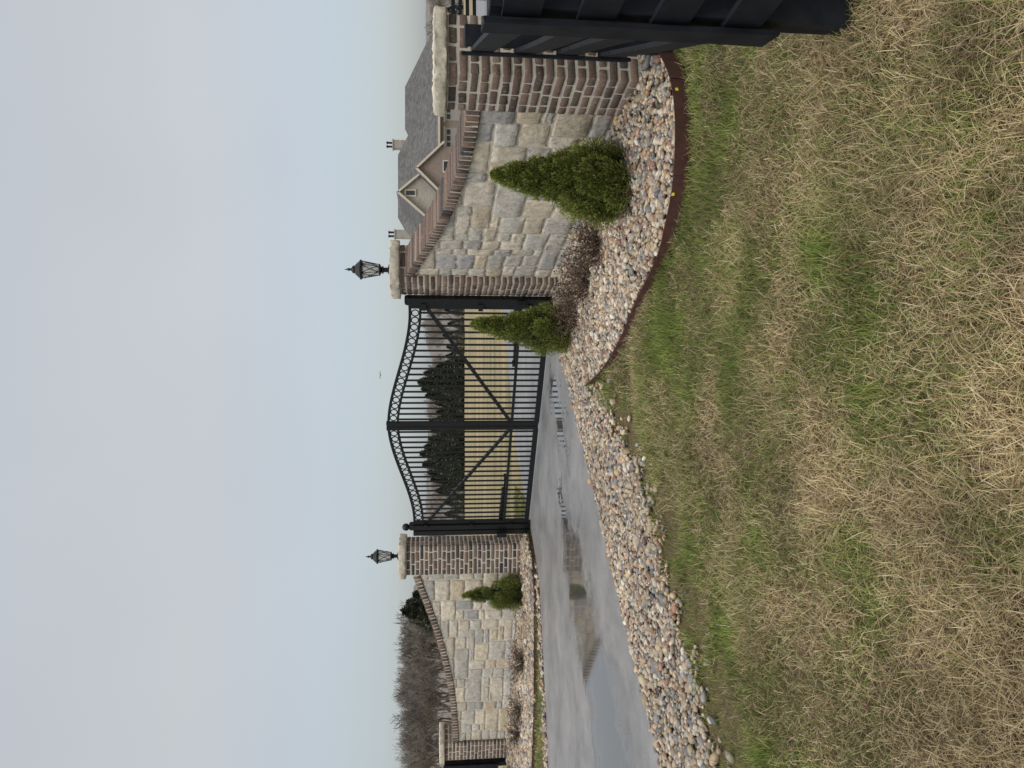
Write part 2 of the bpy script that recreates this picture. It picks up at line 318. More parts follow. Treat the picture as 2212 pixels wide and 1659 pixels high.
# ------------------------------------------------------------ steel edging
def smoothline(P,n=6):
    P=np.array(P,float);out=[]
    for i in range(len(P)-1):
        p0=P[max(i-1,0)];p1=P[i];p2=P[i+1];p3=P[min(i+2,len(P)-1)]
        for t in np.linspace(0,1,n,endpoint=False):
            out.append(.5*((2*p1)+(-p0+p2)*t+(2*p0-5*p1+4*p2-p3)*t*t+(-p0+3*p1-3*p2+p3)*t**3))
    out.append(P[-1]);return np.array(out)
def edging_obj(line,zt0,zt1):
    g=Geo();P=smoothline(line)
    for i in range(len(P)-1):
        t=i/(len(P)-1);zt=zt0*(1-t)+zt1*t
        bar(g,(*P[i],zt/2-.03),(*(P[i+1]+(P[i+1]-P[i])*.02),zt/2-.03),.006,zt+.06)
        if i%12==6: bar(g,(P[i][0],P[i][1],-.05),(P[i][0],P[i][1],zt-.005),.03,.012)
    o=g.build('landscape_edging',M_edge);return o
edging_obj(edging,.135,.06)
edging_obj(far_edge,.07,.07)
M_yel=mat_plain('yellow_label',(.75,.6,.03),(.8,.65,.05),.5)
# ------------------------------------------------------------ pillars
BR=np.array([(.175,.120,.092),(.145,.10,.08),(.20,.14,.108),(.115,.085,.072),(.165,.115,.092),(.24,.18,.14),(.10,.078,.068),(.17,.125,.105)])*.93
def brickcol(dark=.0):
    if random.random()<dark: return np.array((.055,.055,.058))*random.uniform(.8,1.3)
    return BR[random.randrange(len(BR))]*random.uniform(.75,1.2)
def pillar(c,yaw,side,h,caph,capover,dark=.03,z0=0):
    root=empty('brick_pillar');ca,sa=math.cos(yaw),math.sin(yaw)
    R=np.array([[ca,-sa,0],[sa,ca,0],[0,0,1]]);C=np.array([c[0],c[1],z0])
    tr=lambda P:P@R.T+C
    g=Geo();hb=h-caph;nc=int(round((hb+.15)/.0745));ch=(hb+.15)/nc;bd=.09
    for k in range(nc):
        zc=-.15+ch*(k+.5)
        for sd in range(4):
            full=(sd%2)==(k%2);L0=side if full else side-2*bd-.02
            nb=2 if L0<.34 else (3 if k%4<2 else 2)
            ws=np.array([random.uniform(.85,1.15) for _ in range(nb)]); 
            if nb==3: ws[(0 if k%2 else 2)]*=.55
            ws=ws/ws.sum()*(L0-.015*(nb-1));pos=-L0/2
            for wv in ws:
                V,F=rblock(wv/2,bd/2,(ch-.017)/2,.010,.0018)
                off=-side/2+bd/2+random.uniform(-.003,.003);V=V+np.array([pos+wv/2,off,zc])
                pos+=wv+.015;a=sd*math.pi/2;r=np.array([[math.cos(a),-math.sin(a),0],[math.sin(a),math.cos(a),0],[0,0,1]])
                g.add(tr(V@r.T),F,brickcol(dark))
    g.build('bricks',M_brick,True,root)
    g=Geo();g.add(tr(box_v((0,0,(hb-.15)/2),X3,Y3,Z3,side/2-.007,side/2-.007,(hb+.15)/2)),BOXF);g.build('mortar',M_mortar,False,root)
    V,F=rblock(side/2+capover,side/2+capover,caph/2,.014,.004,(16,16,5));V[:,2]+=h-caph/2+.001
    e=(np.abs(V[:,0])>side/2+capover-.02)|(np.abs(V[:,1])>side/2+capover-.02)
    V[e,:2]*=1+rng.normal(0,.010,(e.sum(),1))
    g=Geo();g.add(tr(V),F,(.50,.455,.37));g.build('cap_stone',M_cap,True,root)
    return root
yw=math.atan2(.197,.98)
pillar(O1,yw,.47,1.62,.095,.035,z0=0)
pillar(G1,yw,.50,2.17,.125,.045)
pillar(G2,math.radians(-8),.50,2.20,.125,.045,dark=.1)
pillar(O2,math.radians(-24),.47,1.50,.10,.045)
# ------------------------------------------------------------ walls
ST=np.array([(.56,.505,.42),(.52,.48,.405),(.45,.425,.375),(.59,.53,.42),(.52,.44,.325),(.42,.405,.375),(.54,.51,.45),(.47,.45,.40),(.57,.505,.39),(.40,.39,.37)])
def stone_wall(A,B,sA,sB,prof,dark=0):
    root=empty('stone_wall');d=(B-A);Lt=np.linalg.norm(d);d=d/Lt;nrm=np.array([-d[1],d[0]])
    if np.dot(nrm,-A)<0: nrm=-nrm   # to the road side
    ps=np.array([p[0] for p in prof])/prof[-1][0]*Lt;pz=np.array([p[1] for p in prof])
    dense=np.linspace(0,Lt,60);zs=np.interp(dense,ps,pz)
    kk=np.ones(9)/9;zp=np.concatenate([np.full(4,zs[0]),zs,zs[-1]+(zs[-1]-zs[-2])*np.arange(1,5)]);zs=np.convolve(zp,kk,'valid')
    top=lambda s:np.interp(s,dense,zs)
    th=.30
    def w(S,D,Zv):
        S=np.asarray(S,float);return np.stack([A[0]+d[0]*S+nrm[0]*D,A[1]+d[1]*S+nrm[1]*D,Zv],-1)
    s0,s1=sA/2,Lt-sB/2
    SS=np.linspace(s0,s1,50);g=Geo();V=[];F=[]
    for s in SS:
        t=float(top(s))
        for D,Zv in((th/2-.005,-.15),(th/2-.005,t),(-th/2+.005,t),(-th/2+.005,-.15)): V.append(w(s,D,Zv))
    for i in range(49):
        for k in range(4): F.append([i*4+k,i*4+(k+1)%4,i*4+4+(k+1)%4,i*4+4+k])
    g.add(np.array(V),F);g.build('mortar',M_mortar,False,root)
    g=Geo()
    for side in(1,-1):
        cs,cz=.06,.052;ncx=int((s1-s0)/cs);cs=(s1-s0)/ncx;ncz=int(2.3/cz);occ=np.zeros((ncx,ncz),bool)
        for k in range(ncz):
            for i in range(ncx):
                if occ[i,k]: continue
                hh=random.choice([2,3,3,4,4,5,5,6]);ww=int(hh*random.uniform(1.0,2.6))+1
                ww=max(3,min(ww,11))
                wm=0
                while wm<ww and i+wm<ncx and not occ[i+wm,k]: wm+=1
                rem=0
                while i+wm+rem<ncx and not occ[i+wm+rem,k] and rem<3: rem+=1
                if rem<3: wm+=rem
                hm=1
                while hm<hh and k+hm<ncz and not occ[i:i+wm,k+hm].any(): hm+=1
                occ[i:i+wm,k:k+hm]=True
                za=-.12+k*cz;zb=za+hm*cz;sa_=s0+i*cs;sb_=sa_+wm*cs;tmx=float(max(top(sa_),top(sb_)))
                if za>tmx-.02: continue
                gp=.008
                V,F=rblock((sb_-sa_)/2-gp,.05,(zb-za)/2-gp,.016,.003,(9,4,7))
                k1,k2=[random.uniform(-.07,.07) for _ in range(2)]
                V[:,0]+=V[:,2]*k1;V[:,2]+=V[:,0]*k2*.4
                fr=V[:,1]>.03
                bulge=random.uniform(-.003,.008);V[fr,1]+=bulge+rng.normal(0,.0035,fr.sum())
                S=V[:,0]+(sa_+sb_)/2;D=(V[:,1]+th/2-.045)*side;Zv=V[:,2]+(za+zb)/2;Zv=np.minimum(Zv,top(S)-.002)
                c=ST[random.randrange(len(ST))]*random.uniform(.84,1.08)
                g.add(w(S,D,Zv),F,c)
    g.build('stones',M_stone,True,root)
    g=Geo();s=s0+.04
    while s<s1-.03:
        t=float(top(s));sl=float(top(s+.03)-top(s-.03))/.06;a=math.atan(sl);ca,sa=math.cos(a),math.sin(a)
        V,F=rblock(.031,th/2+.035,.055,.009,.002)
        x=V[:,0]*ca-V[:,2]*sa;z=V[:,0]*sa+V[:,2]*ca
        g.add(w(s+x,V[:,1]+random.uniform(-.005,.005),t+.056/ca*1.0+z),F,brickcol(.03));s+=.080*ca
    g.build('coping_bricks',M_brick,True,root)
    g=Geo();V=[];F=[]
    for s in SS:
        t=float(top(s))
        for D,Zv in((th/2+.027,t+.003),(th/2+.027,t+.103),(-th/2-.027,t+.103),(-th/2-.027,t+.003)): V.append(w(s,D,Zv))
    for i in range(49):
        for k in range(4): F.append([i*4+k,i*4+(k+1)%4,i*4+4+(k+1)%4,i*4+4+k])
    g.add(np.array(V),F);g.build('coping_mortar',M_mortar,False,root)
prof=[(0,1.255),(.27,1.256),(.81,1.268),(1.38,1.31),(2.07,1.40),(2.9,1.55),(3.62,1.735),(4.02,1.83),(4.43,1.93)]
stone_wall(O1,G1,.47,.50,prof)
prof2=[(0,1.12),(.4,1.13),(1.0,1.17),(1.6,1.23),(2.2,1.33),(2.9,1.48),(3.62,1.69),(4.1,1.84),(4.43,1.93)]
stone_wall(O2,G2,.47,.50,prof2)
# ------------------------------------------------------------ lanterns
mg,nt,b=newmat('frosted_glass');b.inputs['Base Color'].default_value=(.75,.74,.70,1);b.inputs['Roughness'].default_value=.25;b.inputs['Alpha'].default_value=.5
def lantern(c,z,sc=1.0):
    root=empty('lantern');g=Geo();cc=(c[0],c[1],z)
    def la(pr,n=16): 
        V,F=lathe([(r*sc,h*sc) for r,h in pr],n,cc);g.add(V,F)
    la([(0,0),(.075,0),(.075,.02),(.045,.03),(.03,.04),(.03,.085),(.05,.09),(.05,.10),(.035,.11),(.06,.125),(.075,.13),(.075,.145),(0,.146)])
    la([(.118,.355),(.125,.36),(.125,.375),(.105,.385),(.085,.41),(.06,.435),(.045,.445),(.05,.455),(.042,.47),(.018,.485),(.012,.50),(.022,.515),(.012,.53),(.006,.55),(.0005,.575)],20)
    la([(.118,.355),(.0,.356)],16)
    V,F=lathe([(.108*sc,.345*sc),(.112*sc,.36*sc)],16,cc);g.add(V,F)
    n=6;P=lambda k,t,r=0:np.array([c[0]+sc*(.068+.042*t)*math.cos(2*math.pi*k/n),c[1]+sc*(.068+.042*t)*math.sin(2*math.pi*k/n),z+sc*(.145+.212*t)])
    segs=[]
    for k in range(n):
        segs.append((P(k,0),P(k,1)));
        for t0 in np.linspace(0,1,6)[:-1]:
            segs.append((P(k+t0,t0),P(k+t0+.2,t0+.2)));segs.append((P(k+1-t0,t0),P(k+.8-t0,t0+.2)))
    V,F=tubes([s[0] for s in segs],[s[1] for s in segs],[.0042*sc]*len(segs),[.0042*sc]*len(segs),4);g.add(V,F)
    g.build('frame',M_black,False,root)
    V,F=lathe([(.06*sc,.146*sc),(.10*sc,.354*sc)],12,cc);mesh_np('glass',V,F,None,mg,True,root)
    V,F=lathe([(.0,.146*sc),(.016*sc,.15*sc),(.016*sc,.25*sc),(.0,.26*sc)],10,cc);g2=Geo();g2.add(V,F,(.7,.66,.55));g2.build('candle_tube',mat_attr('ivory',.6,10,.05,0),True,root)
lantern(G1,2.17,1.03);lantern(G2,2.20,1.0)
# ------------------------------------------------------------ gate
A=np.array([1.10,10.03]);B=np.array([-2.33,12.55]);C_=(A+B)/2
gd=(B-A)/np.linalg.norm(B-A);gn=np.array([-gd[1],gd[0]])
gate=empty('driveway_gate')
def sm(t): t=np.clip(t,0,1);return t*t*(3-2*t)
def leaf(name,H,Cn):
    g=Geo();d=(Cn-H);Lf=np.linalg.norm(d)-.02;d/=np.linalg.norm(d);nn=np.array([-d[1],d[0],0])
    pt=lambda s,z,o=0:np.array([H[0]+d[0]*s+nn[0]*o,H[1]+d[1]*s+nn[1]*o,z])
    ztop=lambda s:1.93+.35*sm((s-.15)/(Lf-.15)*.97)
    s0,s1=.09,Lf
    bar(g,pt(s0,.06),pt(s0,ztop(s0)+.02),.05,.05,nn);bar(g,pt(s1-.025,.06),pt(s1-.025,ztop(s1)+.03),.05,.05,nn)
    SS=np.linspace(s0,s1,28)
    for a,b_ in zip(SS[:-1],SS[1:]):
        for off,hh in((0,.038),(-.135,.032)):
            bar(g,pt(a-.001,ztop(a)+off),pt(b_+.001,ztop(b_)+off),.036,hh)
    bar(g,pt(s0+.025,.09),pt(s1-.05,.09),.05,.075);bar(g,pt(s0+.025,.46),pt(s1-.05,.46),.036,.04)
    npk=20
    for i in range(1,npk):
        s=s0+(s1-s0)*i/npk
        bar(g,pt(s,.12),pt(s,ztop(s)-.15),.021,.021,nn)
    nr=17
    for i in range(nr):
        s=s0+.05+(s1-s0-.12)*(i+.5)/nr;zc=ztop(s)-.068;a=np.linspace(0,2*math.pi,17);r=.047
        P=np.array([pt(s+r*math.cos(t),zc+r*math.sin(t)) for t in a]);V,F=tubes(P[:-1],P[1:],[.0085]*16,[.0085]*16,5);g.add(V,F)
    bar(g,pt(s0+.02,ztop(s0)-.22,.0),pt(s1-.05,.48,.0),.034,.045,Z3)
    g.build(name,M_black,False,gate)
leaf('leaf_near',A,C_);leaf('leaf_far',B,C_)
g=Geo()
for P,hh in((A,1.98),(B,2.0)):
    bar(g,(P[0],P[1],-.05),(P[0],P[1],hh),.1,.1,np.array([gd[0],gd[1],0]))
    g.add(*lathe([(.0,hh+.0),(.06,hh),(.06,hh+.015),(.02,hh+.02)],12,(P[0],P[1],0)))
Bp=B+gd*.13
bar(g,(Bp[0],Bp[1],-.05),(Bp[0],Bp[1],1.95),.1,.1,np.array([gd[0],gd[1],0]))
g.build('hinge_posts',M_black,False,gate)
g=Geo();rr=.062;a=np.linspace(0,math.pi,10);V,F=lathe([(rr*math.sin(t)+.0001,2.07-rr*math.cos(t)) for t in a],16,(B[0]+gd[0]*.02,B[1]+gd[1]*.02,0));g.add(V,F);g.build('ball_finial',M_black,True,gate)
g=Geo()
def gp(P,s,z,o): return np.array([P[0]+gd[0]*s+gn[0]*o,P[1]+gd[1]*s+gn[1]*o,z])
sgn=-1 if np.dot(gn,-A)>0 else 1
for P,dr in((B,-1),(A,1)):
    V,F=tubes([gp(P,dr*.05,.50,sgn*.12)],[gp(P,dr*.75,.49,sgn*.08)],[.045],[.04],12);g.add(V,F)
    V,F=tubes([gp(P,dr*.7,.49,sgn*.08)],[gp(P,dr*1.05,.485,sgn*.06)],[.018],[.018],10);g.add(V,F)
    bar(g,gp(P,0,.5,sgn*.02),gp(P,dr*.1,.5,sgn*.14),.05,.08)
    bar(g,gp(P,dr*1.04,.485,sgn*.0),gp(P,dr*1.04,.485,sgn*.09),.05,.06)
bar(g,gp(B,.12,.42,-sgn*.12),gp(B,.12,.58,-sgn*.12),.08,.07)
bar(g,gp(A,-.02,.42,-sgn*.09),gp(A,-.02,.52,-sgn*.09),.06,.05)
for P in(A,B):
    for z in(.35,1.0,1.75): bar(g,gp(P,-.08 if P is B else .02,z,-sgn*.045),gp(P,.0 if P is B else .12,z,-sgn*.045),.05,.06)
g.build('openers_and_hinges',M_black,False,gate)
# ------------------------------------------------------------ fences
def fence(pts,rails=(1.30,1.02,.74,.46),hp=1.42,front=1,fascia=True,fz=.30):
    g=Geo();P=[np.array(p,float) for p in pts]
    def z(p): return float(gh(p[1]))
    for i,p in enumerate(P):
        q=P[min(i+1,len(P)-1)];r=P[max(i-1,0)];d=(q-r)/np.linalg.norm(q-r);dn=np.array([-d[1],d[0]])*front
        V,F=rblock(.065,.065,(hp+.1)/2,.006,.0015,(4,4,6));R=np.array([[d[0],-d[1],0],[d[1],d[0],0],[0,0,1]])
        g.add(V@R.T+np.array([p[0],p[1],z(p)+hp/2-.05]),F)
        if fascia:
            V,F=rblock(.075,.011,(hp-fz)/2,.004,.001,(4,4,8));R=np.array([[d[0],-d[1],0],[d[1],d[0],0],[0,0,1]])
            pf=p+dn*(.065+.028+.012);g.add(V@R.T+np.array([pf[0],pf[1],z(p)+fz+.02+(hp-fz)/2]),F)
    for a,b_ in zip(P[:-1],P[1:]):
        d=(b_-a);d/=np.linalg.norm(d);dn=np.array([-d[1],d[0]])*front
        for rz in rails:
            n=7;tw=random.uniform(-.02,.02);sg=random.uniform(-.012,.012)
            for k in range(n):
                t0,t1=k/n,(k+1)/n
                f=lambda t:np.array([*(a+(b_-a)*t+dn*(.065+.014+.01*math.sin(t*math.pi)*tw*50)),z(a)*(1-t)+z(b_)*t+rz+sg*math.sin(t*math.pi)])
                bar(g,f(t0+.0005),f(t1),.026,.142)
    return g.build('wooden_fence',M_fence)
s0=np.array([2.27,4.95]);p1=np.array([1.44,2.80])
fence([s0,p1,p1+np.array([.10,-2.3]),p1+np.array([.3,-4.6])],front=-1)
fence([(-7.75,15.55),(-9.8,16.7),(-11.9,17.8),(-14,19),(-16.1,20.1)],front=1)
fence([(x,30+(x-13)*.1) for x in np.arange(13,42,2.4)],fascia=False)
# ------------------------------------------------------------ evergreen shrubs
def shrub(x,y,h,rad,lean=(0,0),n=15000,seed=0):
    r_=np.random.default_rng(seed);z0=float(bedh(np.array(x),np.array(y)))+float(gh(y))
    ph=np.array([0,.06,.16,.28,.38,.48,.58,.68,.8,.92,1]);pr=np.array([.60,.88,1.0,.95,.80,.60,.50,.42,.31,.17,.02])
    root=empty('evergreen_shrub')
    nt_=int(200*(n/34000)**.5);th=np.concatenate([r_.random(nt_)**1.25,[.93,.97,1.0]]);ta=np.concatenate([r_.uniform(0,6.283,nt_),[0,2,4]])
    tr_=np.interp(th,ph,pr)*rad*r_.uniform(.62,1.16,len(th));ts=(.040+.048*np.interp(th,ph,pr))*r_.uniform(.65,1.3,len(th))*(h/1.1)
    per=r_.choice(len(th),n,p=ts**1.6/(ts**1.6).sum())
    u=r_.normal(0,1,(n,3));u/=np.linalg.norm(u,axis=1,keepdims=True);rad_=r_.random(n)**.35
    q=u*rad_[:,None]*ts[per][:,None]*np.array([.85,.85,1.35])
    C0=np.stack([tr_*np.cos(ta)*.82,tr_*np.sin(ta)*.82,th*h],1)
    P=C0[per]+q;P[:,2]=np.clip(P[:,2],.01,h*1.02)
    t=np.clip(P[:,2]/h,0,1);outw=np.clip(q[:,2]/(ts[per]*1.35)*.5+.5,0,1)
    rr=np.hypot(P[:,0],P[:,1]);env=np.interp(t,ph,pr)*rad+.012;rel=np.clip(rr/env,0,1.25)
    P=P+np.array([x,y,z0+.02])+np.stack([lean[0]*t,lean[1]*t,0*t],1)
    rad_dir=np.stack([C0[per][:,0],C0[per][:,1],0*t],1);rad_dir/=np.linalg.norm(rad_dir,axis=1,keepdims=True)+1e-6
    d=u*.7+rad_dir*.4+np.array([0,0,.75])+r_.normal(0,.35,(n,3));d/=np.linalg.norm(d,axis=1,keepdims=True)
    s=np.cross(d,r_.normal(0,1,(n,3)));s/=np.linalg.norm(s,axis=1,keepdims=True)
    ln=r_.uniform(.014,.032,n)[:,None];wd_=r_.uniform(.0025,.005,n)[:,None]
    V=np.stack([P-s*wd_,P+s*wd_,P+d*ln*.7+s*wd_*.8,P+d*ln-s*wd_*.1],1).reshape(-1,3)
    F=np.arange(n*4).reshape(-1,4)
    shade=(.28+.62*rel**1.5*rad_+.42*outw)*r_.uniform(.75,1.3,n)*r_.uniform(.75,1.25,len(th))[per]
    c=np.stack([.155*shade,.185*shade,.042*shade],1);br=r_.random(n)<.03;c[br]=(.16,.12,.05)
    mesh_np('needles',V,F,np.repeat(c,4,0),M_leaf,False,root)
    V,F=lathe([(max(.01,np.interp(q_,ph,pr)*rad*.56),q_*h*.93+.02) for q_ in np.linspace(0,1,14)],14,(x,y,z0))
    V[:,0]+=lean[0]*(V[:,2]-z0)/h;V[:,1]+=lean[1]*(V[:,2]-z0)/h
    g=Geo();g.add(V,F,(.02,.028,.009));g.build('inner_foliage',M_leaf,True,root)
    V,F=tubes([(x,y,z0-.05)],[(x,y,z0+.3)],[.03],[.02],8);g=Geo();g.add(V,F,(.08,.06,.04));g.build('trunk',M_twig,True,root)
shrub(1.60,5.95,1.02,.32,(.05,0),60000,3)
shrub(.62,8.85,1.12,.30,(.08,0),36000,4)
shrub(-3.55,12.75,.98,.29,(0,0),24000,5)
shrub(-7.75,14.6,.95,.33,(0,0),14000,6)
# ------------------------------------------------------------ dried shrubs
def dried(x,y,rad,h,seed,n=70):
    r_=np.random.default_rng(seed);z0=float(bedh(np.array(x),np.array(y)));S0=[];S1=[];R0=[];R1=[];lv=[]
    for i in range(n):
        a=r_.uniform(0,6.283);rr=r_.uniform(0,rad*.45);p=np.array([x+rr*math.cos(a),y+rr*math.sin(a),z0]);out=r_.uniform(.1,.8)
        d=np.array([math.cos(a)*out,math.sin(a)*out,1.]);d/=np.linalg.norm(d);hh=h*r_.uniform(.55,1.05)
        for k in range(5):
            q=p+d*hh/5;S0.append(p);S1.append(q);R0.append(.0036-.0003*k);R1.append(.0036-.0003*(k+1));p=q;d=d+r_.normal(0,.28,3)+np.array([math.cos(a)*.1,math.sin(a)*.1,-.12]);d/=np.linalg.norm(d)
            if k>0:
                for _ in range(2): lv.append(p+r_.normal(0,.015,3))
    root=empty('dried_shrub');V,F=tubes(S0,S1,R0,R1,3);g=Geo();c=np.array([(.09,.065,.05)])*r_.uniform(.5,1.4,(len(V)//6,1));g.add(V,F,np.repeat(c,6,0));g.build('stems',M_twig,False,root)
    lv=np.array(lv);m=len(lv);u=r_.normal(0,1,(m,3));u/=np.linalg.norm(u,axis=1,keepdims=True);v=np.cross(u,r_.normal(0,1,(m,3)));v/=np.linalg.norm(v,axis=1,keepdims=True)
    s=r_.uniform(.006,.016,m)[:,None];V=np.stack([lv-u*s,lv+v*s*.6,lv+u*s,lv-v*s*.6],1).reshape(-1,3);c=np.array([(.125,.09,.066)])*r_.uniform(.4,1.5,(m,1))
    g=Geo();g.add(V,np.arange(m*4).reshape(-1,4),np.repeat(c,4,0));g.build('dead_leaves',M_twig,False,root)
dried(1.28,7.0,.30,.42,1,110);dried(1.02,7.65,.30,.42,2,110);dried(.93,8.55,.28,.36,3);dried(.72,8.35,.2,.3,8,40)
dried(-4.75,12.85,.3,.4,4,90);dried(-5.75,13.3,.3,.36,5,70);dried(-6.3,13.6,.25,.34,6,70);dried(1.45,5.85,.3,.12,9,50)
# ------------------------------------------------------------ grass
def grass(x,y,ln,wd_,green,flat,base):
    n=len(x);a=rng.uniform(0,6.283,n);z=gh(y)
    up=np.where(flat,rng.uniform(.05,.5,n),rng.uniform(.45,1.6,n));cv=rng.uniform(.0,.7,n)
    dx,dy=np.cos(a),np.sin(a);px,py=-dy,dx
    pts=[];L_=ln
    zz=z+np.where(flat,rng.uniform(0,.04,n),0);cx,cy=x.copy(),y.copy();el=np.arctan(up*2)
    for k in range(4):
        wk=wd_*(1,.9,.65,.12)[k]
        pts.append(np.stack([cx-px*wk/2,cy-py*wk/2,zz],1));pts.append(np.stack([cx+px*wk/2,cy+py*wk/2,zz],1))
        st=L_/3;cx=cx+dx*st*np.cos(el);cy=cy+dy*st*np.cos(el);zz=np.maximum(zz+st*np.sin(el),z+.004);el=el-cv*.5
    V=np.stack(pts,1).reshape(-1,3);f=np.array([[0,1,3,2],[2,3,5,4],[4,5,7,6]]);F=(f[None]+(np.arange(n)*8)[:,None,None]).reshape(-1,4)
    straw=np.array([(.54,.43,.25),(.45,.355,.19),(.64,.54,.35),(.28,.205,.11),(.50,.42,.23),(.18,.125,.075)])[rng.integers(0,6,n)]
    gr=np.array([(.15,.215,.045),(.21,.275,.065),(.30,.33,.10),(.11,.165,.04),(.25,.295,.085)])[rng.integers(0,5,n)]
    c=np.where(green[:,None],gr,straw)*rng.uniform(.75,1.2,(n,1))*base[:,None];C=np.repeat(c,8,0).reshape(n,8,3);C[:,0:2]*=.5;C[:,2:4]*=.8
    return V,F,C.reshape(-1,3)
def scatter(x0,x1,y0,y1,dens,exclude,cond=None):
    n=int((x1-x0)*(y1-y0)*dens);x=rng.uniform(x0,x1,n);y=rng.uniform(y0,y1,n);k=np.ones(n,bool)
    for e_ in exclude: k&=~inpoly(x,y,e_)
    if cond is not None: k&=cond(x,y)
    return x[k],y[k]
EX=[near_poly,far_poly,far_strip,drive_poly]
frus=lambda m:(lambda x,y:(np.abs(x)<.51*y+m))
GX=[];GY=[];GW=[]
for (x0,x1,y0,y1,dn,wv,mg_) in((-2.2,2.2,1.2,2.6,21000,.0024,.5),(-3,3,2.6,4,17000,.0027,.5),(-4,4,4,6,12000,.0032,.6),(-2.5,5,6,9,4200,.0045,1.0),(-12,-2,9,15,2600,.006,1.0),(2,9,6,13,700,.008,1.)):
    x,y=scatter(x0,x1,y0,y1,dn,EX,frus(mg_));GX.append(x);GY.append(y);GW.append(np.full(len(x),wv))
x=np.concatenate(GX);y=np.concatenate(GY);wv=np.concatenate(GW)
eline=edging+strip_out[1:]
de=segdist(x,y,eline)
gf=.33+.7*(vnoise(x,y,.9)-.5)+.8*(vnoise(x,y,3.1)-.5)+.5*(vnoise(x,y,8)-.5)+.42*np.exp(-((de-.35)/.5)**2)+.35*np.clip((-x-.6)/1.2,0,1)*np.clip(1-(np.abs(y-3.4)/1.4),0,1)-.12*np.clip((2.6-y)/.8,0,1)
gf=np.where(y>9,.75,gf)
bare=(de<.55)&(y<6.8)&(x<-.2)&(vnoise(x,y,5)<.66)
keep=~(bare&(rng.random(len(x))<.8))&(rng.random(len(x))<(.35+.9*vnoise(x+9,y,4.5)))
x,y,wv,gf,de=x[keep],y[keep],wv[keep],gf[keep],de[keep]
green=rng.random(len(x))<gf
flat=(~green)&(rng.random(len(x))<.75)
lens=rng.uniform(.03,.095,len(x))*np.where(green,.95,1.05)*(.6+.8*vnoise(x,y,2.2))
base=.68+.62*vnoise(x+3,y-5,3.4)
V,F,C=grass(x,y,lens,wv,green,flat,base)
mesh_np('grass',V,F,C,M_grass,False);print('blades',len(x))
n=26;lx=rng.uniform(-2.5,2.2,n);ly=rng.uniform(1.7,5,n);k=~inpoly(lx,ly,near_poly);lx,ly=lx[k],ly[k];n=len(lx)
g=Geo()
for i in range(n):
    a=random.uniform(0,6.28);s=random.uniform(.010,.024);d=np.array([math.cos(a),math.sin(a),random.uniform(-.5,.5)]);q=np.array([-math.sin(a),math.cos(a),random.uniform(-.6,.6)]);c=np.array([lx[i],ly[i],random.uniform(.02,.04)])
    P=np.array([c-d*s,c-q*s*.6-d*s*.2,c-q*s*.5+d*s*.5,c+d*s*1.1,c+q*s*.5+d*s*.4+Z3*.006,c+q*s*.6-d*s*.3+Z3*.01]);g.add(P,[[0,1,2,3],[0,3,4,5]],np.array((.12,.08,.055))*random.uniform(.6,1.5))
g.build('fallen_leaves',M_twig)
# ------------------------------------------------------------ house
house=empty('brick_house')
m,nt,b=newmat('shingles');M_roof=m;L=nt.links.new;tc=N(nt,'ShaderNodeTexCoord')
mp=N(nt,'ShaderNodeMapping');mp.inputs['Scale'].default_value=(1,.01,3.4);L(tc.outputs['Object'],mp.inputs[0]);na=noise(2.2,3,.7,mp.outputs[0]);nb=noise(.35,4,.6)
r1=N(nt,'ShaderNodeValToRGB');ee=r1.color_ramp.elements;ee[0].position=.35;ee[0].color=(.058,.058,.059,1);ee[1].position=.65;ee[1].color=(.125,.12,.117,1);L(na.outputs[0],r1.inputs[0])
r3=N(nt,'ShaderNodeMapRange');r3.inputs[3].default_value=.75;r3.inputs[4].default_value=1.25;L(nb.outputs[0],r3.inputs[0]);vs=N(nt,'ShaderNodeVectorMath',operation='SCALE');L(r1.outputs[0],vs.inputs[0]);L(r3.outputs[0],vs.inputs['Scale']);L(vs.outputs[0],b.inputs['Base Color']);b.inputs['Roughness'].default_value=.9
def brickmat(name,c1,c2,cm,sc):
    m,nt,b=newmat(name);L=nt.links.new;tc=N(nt,'ShaderNodeTexCoord');mp=N(nt,'ShaderNodeMapping');mp.inputs['Rotation'].default_value=(math.pi/2,0,0);L(tc.outputs['Object'],mp.inputs[0])
    bt=N(nt,'ShaderNodeTexBrick');bt.inputs['Scale'].default_value=sc;bt.inputs['Color1'].default_value=(*c1,1);bt.inputs['Color2'].default_value=(*c2,1);bt.inputs['Mortar'].default_value=(*cm,1);bt.inputs['Mortar Size'].default_value=.03
    L(mp.outputs[0],bt.inputs[0]);L(bt.outputs[0],b.inputs['Base Color']);b.inputs['Roughness'].default_value=.9;return m
M_hb=brickmat('house_brick',(.17,.125,.105),(.23,.17,.145),(.32,.29,.25),2.2)
M_hs=brickmat('house_stone',(.30,.28,.245),(.40,.37,.32),(.34,.31,.27),.9)
M_trim=mat_plain('cream_trim',(.50,.46,.38),(.54,.50,.42),.6,3,0)
M_door=mat_plain('garage_door_paint',(.27,.25,.235),(.31,.29,.275),.6,3,0)
mw,nt,b=newmat('window_glass');b.inputs['Base Color'].default_value=(.03,.035,.04,1);b.inputs['Roughness'].default_value=.08
HY=75.;hg=float(gh(HY+3));he=-.45+CH
def hip(g,x0,x1,y0,y1,ze,zr,r0,r1):
    ym=(y0+y1)/2;V=np.array([(x0,y0,ze),(x1,y0,ze),(x1,y1,ze),(x0,y1,ze),(r0,ym,zr),(r1,ym,zr)])
    g.add(V,[[0,1,5,4],[2,3,4,5],[1,2,5,5],[3,0,4,4]])
groof=Geo()
hip(groof,11.3,30,HY-.4,HY+13,he,3.75+CH,17.6,24.3)
hip(groof,21,35.6,HY-.7,HY+10,he-.02,2.95+CH,26.5,30.9)
